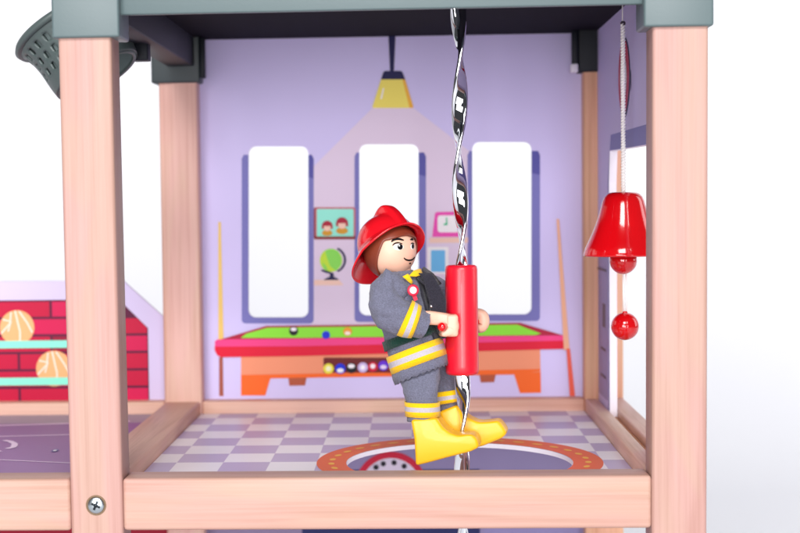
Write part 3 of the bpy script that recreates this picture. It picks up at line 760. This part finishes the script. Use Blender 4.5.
# skirt hem below the band
bm = bmesh.new(); hr = [bring(u, v, YT, a, b_, t, 96) for u, v, a, b_, t in ((419.3, 364.2, 28, 28.4, 21.5), (420.8, 369, 27.8, 29, 21.8), (422.4, 374, 27.4, 29.4, 22))]
for i in range(96): hr[2][i] = hr[2][i] + V((.0, 0, .045 * math.sin(i * 2 * math.pi / 96 * 26)))
loft(bm, hr, None, False, False); rumple(bm, .05, 1.8, 3)
o = build('jacket_hem', bm, feltm, jacket); md = o.modifiers.new('t', 'SOLIDIFY'); md.thickness = .0005; md.offset = 1
# placket and buttons on the front of the jacket
bm = bmesh.new()
def tor(u, v, y): return P(u, v, y)
pl = [(420, 279), (446, 284), (446, 345), (436, 330), (431, 318), (425, 300)]
def on_jacket(u, v, off=.05):
    best = None
    from mathutils.bvhtree import BVHTree
    d = ray(u, v).normalized(); h = JB.ray_cast(CAM, d)
    return (h[0] - d * off) if h[0] else P(u, v, YT - 1)
from mathutils.bvhtree import BVHTree
tmp = bmesh.new(); tmp.from_mesh(jacket.data)
for v in tmp.verts: v.co = v.co / S + ORG[jacket.name]
JB = BVHTree.FromBMesh(tmp)
bm = bmesh.new(); NR = 16; rows = []
def poly_patch(bm, left, right, n, m_, off=.045):
    rows = []
    for i in range(n + 1):
        t = i / n; a = interp(left, t); b_ = interp(right, t)
        rows.append([bm.verts.new(on_jacket(a[0] + (b_[0] - a[0]) * j / m_, a[1] + (b_[1] - a[1]) * j / m_, off)) for j in range(m_ + 1)])
    for a, b_ in zip(rows, rows[1:]):
        for j in range(m_): bm.faces.new((a[j], a[j + 1], b_[j + 1], b_[j])).smooth = True
    bmesh.ops.recalc_face_normals(bm, faces=bm.faces)
def interp(pts, t):
    x = t * (len(pts) - 1); i = min(int(x), len(pts) - 2); f = x - i
    return (pts[i][0] * (1 - f) + pts[i + 1][0] * f, pts[i][1] * (1 - f) + pts[i + 1][1] * f)
poly_patch(bm, [(416, 273), (421.5, 296), (427, 316), (430, 330), (434, 341)], [(432, 273), (446, 298), (446, 316), (446, 330), (446, 338)], 14, 12, .07)
o = build('placket', bm, dfelt, jacket); md = o.modifiers.new('t', 'SOLIDIFY'); md.thickness = .0005
steel = mat('snap_metal', 'D8D8DC', .25, metal=1)
for u, v in ((422.8, 283.5), (427.4, 294.8), (431.2, 306.2)):
    p = on_jacket(u, v, .17); bm = bmesh.new(); lathe(bm, p, [(0, .07), (.06, .06), (.085, .0)], 18, axis=(.2, -1, .1)); build('button', bm, steel, jacket)
# collar: two pointed flaps standing round the neck
def flap(name, pts, m, par, th=.0008):
    bm = bmesh.new(); f = bm.faces.new([bm.verts.new(P(u, v, y)) for u, v, y in pts])
    bmesh.ops.triangulate(bm, faces=[f]); bmesh.ops.subdivide_edges(bm, edges=bm.edges[:], cuts=2, use_grid_fill=True)
    for f in bm.faces: f.smooth = True
    o = build(name, bm, m, par); md = o.modifiers.new('t', 'SOLIDIFY'); md.thickness = th; md.offset = 0
    return o
flap('collar', [(379, 281, 6.1), (386, 268.4, 5.85), (400, 277, 6.05), (413, 290, 6.3), (402, 300, 5.95), (388, 294, 5.75)], feltm, jacket)
flap('collar', [(417.5, 278, 6.4), (423.5, 267, 7.2), (433, 274, 7.9), (441, 284, 8.0), (431, 289, 6.7), (423, 283, 6.2)], dfelt, jacket)
yt = cloth('yellow_scarf', 'F2C21A', .5, .1)
flap('scarf', [(402.5, 276.5, 5.95), (408, 273.8, 6.0), (413, 282, 6.2), (411.5, 284.5, 6.15)], yt, jacket, .0006)
flap('scarf', [(408.5, 276.2, 6.15), (413.5, 270.8, 6.4), (420.5, 268.6, 6.9), (422.6, 274.6, 6.6), (416, 276.6, 6.3)], yt, jacket, .0006)
# badge
bp_ = P(413, 290.3, 5.75); bm = bmesh.new(); nrm = (.25, -1, .1)
lathe(bm, bp_, [(0, .06), (.22, .06), (.26, .03), (.26, -.03), (0, -.05)], 28, axis=nrm)
for k_, (w, h) in enumerate(((.1, 0), (.14, -.42))):
    pass
q = [P(411.3, 294, 5.76), P(415.6, 293.4, 5.8), P(417.8, 299.5, 5.8), P(414.4, 301.2, 5.76)]
f = bm.faces.new([bm.verts.new(p) for p in q]); g = bmesh.ops.extrude_face_region(bm, geom=[f]); bmesh.ops.translate(bm, vec=(0, .07, 0), verts=[x for x in g['geom'] if isinstance(x, bmesh.types.BMVert)])
bmesh.ops.recalc_face_normals(bm, faces=bm.faces); badge = build('badge', bm, mat('badge_red', 'D4143C', .5), jacket)
bm = bmesh.new(); lathe(bm, bp_, [(0, .09), (.15, .085), (.16, .055)], 24, axis=nrm); build('badge_face', bm, mat('badge_white', 'F2EEF2', .5), badge)

# sleeves
def sleeve_keys(): return [(393, 279, 6.75, 7, 11), (385.5, 287, 6.3, 12.5, 13.5), (384.5, 302, 6.0, 16.5, 15), (393, 314, 5.85, 18.5, 15), (407, 319.5, 5.8, 16.6, 14.5), (418, 322.5, 5.85, 14.2, 13.5), (424.5, 325, 5.95, 13.8, 13)]
def k3(keys): return [tuple(P(u, v, y)) + (a / 22.8, b_ / 22.8) for u, v, y, a, b_ in keys]
bm = bmesh.new(); rg = tube_rings(k3(sleeve_keys()), 12, 64, 2.2); loft(bm, rg, None, True, True); rumple(bm, .1, 1.9, 5)
sl = build('sleeve', bm, feltm, jacket)
bm = bmesh.new()
bk = k3([(404.5, 317.8, 5.8, 19.6, 17), (408.3, 319.5, 5.8, 19.2, 16.8), (412, 320.7, 5.82, 18.4, 16.4), (416, 322, 5.84, 17.4, 16)])
r2 = tube_rings(bk, 1, 30, 2.2); loft(bm, r2, [0, 1, 0], False, False)
o = build('cuff_band', bm, [yb, sb], sl); md = o.modifiers.new('t', 'SOLIDIFY'); md.thickness = .0004
bm = bmesh.new(); rg = tube_rings(k3([(425, 282, 8.5, 9, 10), (434, 288, 8.9, 13, 13), (444, 300, 9.1, 16, 14), (455, 314, 9.2, 15, 13), (466, 320, 9.2, 13, 12)]), 6, 26); loft(bm, rg); rumple(bm, .05, 1.4, 8)
build('sleeve', bm, feltm, jacket)
# hands: each one curls over its peg
bm = bmesh.new(); rg = tube_rings(k3([(420, 319, 6.0, 7.8, 7), (428, 317.8, 6.05, 7.2, 7), (437, 318.4, 6.15, 6.8, 7.4), (445.5, 319.4, 6.2, 6.4, 8.4), (451, 322.5, 6.2, 7.4, 9.5), (451, 329.5, 6.18, 7.2, 9.5), (445.4, 332.8, 6.1, 4.2, 8.5), (440.5, 333.2, 6.05, 2.8, 7.5)]), 6, 32, 4)
loft(bm, rg)
ha, hb = P(446.2, 336.3, 6.2), P(458, 314.3, 6.2); box(bm, ha.x, hb.x, 5.78, 6.6, ha.z, hb.z, .13, 3)
build('hand', bm, skin, FG, label='near hand curled round the peg')
fh = far
bm = bmesh.new(); rg = tube_rings([tuple(P(462, 318, 9.2)) + (.32, .32), tuple(P(472, 316.5, 9.3)) + (.34, .34), tuple(P(480, 316.5, 9.3)) + (.36, .4), tuple(P(483.2, 321, 9.25)) + (.3, .42), tuple(P(481.5, 327, 9.2)) + (.26, .42), tuple(P(476, 329, 9.1)) + (.18, .4)], 6, 24, 2.8)
loft(bm, rg); build('hand', bm, skin, FG, label='far hand behind the grip')
# trousers
def leg(bm, keys, seed):
    kk = crom(keys, 10); loft(bm, [bring(u, v, y, a, b_, t, 64, 2.2) for u, v, y, a, b_, t in kk]); rumple(bm, .06, 1.8, seed)
bm = bmesh.new(); leg(bm, [(419, 362, 7.0, 21, 14, 18), (419.5, 371, 6.95, 21.5, 14.5, 12), (420, 381, 6.7, 19.5, 15, 4), (421, 392, 6.4, 16.8, 14.5, 0), (422, 404, 6.35, 15.2, 14, -1), (422.7, 418, 6.3, 14.3, 14, -1)], 2)
tr = build('trouser_leg', bm, feltm, FG)
wrap('reflective_band', [yb, sb], [(422, 401.6, 16.6, 16.2, -1), (422.3, 406, 16.5, 16.1, -1), (422.5, 410.6, 16.4, 16, -1), (422.7, 416, 16.4, 16, -1)], tr, [0, 1, 0], y=6.35, e=2.2)
wrap('hem', feltm, [(422.7, 416, 14.6, 14.4, 0), (422.8, 420.5, 14.6, 14.4, 2)], tr, y=6.3, e=2.2)
bm = bmesh.new(); leg(bm, [(432, 360, 8.2, 16, 13, 10), (440, 372, 8.5, 14, 13, 8), (444.5, 386, 8.6, 12.6, 12.5, 8), (447, 398, 8.65, 11, 12, 9), (448.5, 409, 8.7, 9.8, 11.5, 14)], 6)
tr2 = build('trouser_leg', bm, feltm, FG)
wrap('reflective_band', [yb, sb], [(446, 390.4, 13, 13.4, 8), (447, 395, 12.8, 13.3, 8), (447.6, 399, 12.5, 13.2, 9), (448.2, 402.5, 12.2, 13.1, 10)], tr2, [0, 1, 0], y=8.66, e=2.2)
# boots
bootm = mat('yellow_rubber', 'F4B608', .4, coat=.1, bump=.05, bscale=500)
def boot(out, y0, th, lab=None):
    bm = bmesh.new(); f = bm.faces.new([bm.verts.new(P(u, v, y0)) for u, v in out])
    g = bmesh.ops.extrude_face_region(bm, geom=[f]); bmesh.ops.translate(bm, vec=(th * .12, th, 0), verts=[x for x in g['geom'] if isinstance(x, bmesh.types.BMVert)])
    bmesh.ops.recalc_face_normals(bm, faces=bm.faces)
    bmesh.ops.bevel(bm, geom=bm.edges[:], offset=.16, segments=5, profile=.5, affect='EDGES', clamp_overlap=True)
    o = build('boot', bm, bootm, FG, label=lab); autosmooth(o, 50); return o
boot([(410.5, 420), (437, 418), (443, 427.5), (450, 433), (458, 436), (466, 434.6), (472.5, 434.5), (477.5, 439), (479.3, 447.5), (470, 452), (448, 457.5), (430, 462.5), (415.5, 466), (414.2, 440)], 5.55, 1.6)
boot([(438.5, 412), (457.5, 405), (462, 412), (468, 418), (478, 422.6), (489, 422), (498.5, 420.6), (504, 427), (507.2, 433.5), (502, 438.5), (482, 446.5), (460, 451.5), (447, 453), (443, 430)], 7.95, 1.4)

# ------------------------------------------------------------------ lights
w = bpy.data.worlds.new('World'); bpy.context.scene.world = w; w.use_nodes = True
bg = w.node_tree.nodes['Background']; bg.inputs[0].default_value = (.93, .95, 1, 1); bg.inputs[1].default_value = .06
def area(n, loc, tgt, sx, sy, e, col=(1, 1, 1)):
    l = bpy.data.lights.new(n, 'AREA'); l.shape = 'RECTANGLE'; l.size = sx; l.size_y = sy; l.energy = e; l.color = col
    o = bpy.data.objects.new(n, l); C.objects.link(o); o.location = V(loc) * S
    o.rotation_euler = (V(tgt) * S - V(loc) * S).to_track_quat('-Z', 'Y').to_euler()
area('softbox_key', (-150, -520, 60), (12, 25, 8), 1.9, 1.9, 112, (1, .985, .985))
area('softbox_fill', (140, -500, 26), (12, 25, 9), 1.3, 1.8, 54, (1, .985, 1))
area('softbox_front', (14, -540, 6), (12, 25, 10), 1.0, 1.5, 84, (1, .985, .995))
area('softbox_top', (12, -250, 175), (12, 16, 0), 1.8, .9, 84)
area('background_light', (-150, 70, 90), (-40, 210, 10), 1.2, 1.2, 5, (.97, .98, 1))
area('background_light', (180, 60, 60), (70, 190, -10), 1.2, 1.2, 13, (.97, .98, 1))

# ------------------------------------------------------------------ camera object
cd = bpy.data.cameras.new('camera'); co = bpy.data.objects.new('camera', cd); C.objects.link(co)
right, down, fwd = M[0], M[1], M[2]
rot = Matrix((right, -down, -fwd)).transposed()
co.matrix_world = Matrix.Translation(CAM * S) @ rot.to_4x4()
cd.sensor_width = 36; cd.lens = 36 * FPX / 800; cd.shift_x = (400 - PX) / 800; cd.shift_y = (PY - 266.5) / 800
cd.clip_start = .02; cd.clip_end = 50
cd.dof.use_dof = True; cd.dof.focus_distance = .84; cd.dof.aperture_fstop = 15
sc_ = bpy.context.scene; sc_.camera = co
sc_.view_settings.view_transform = 'Standard'; sc_.view_settings.look = 'None'; sc_.view_settings.gamma = 1; sc_.view_settings.exposure = .05
sc_.render.resolution_x = 1024; sc_.render.resolution_y = 682
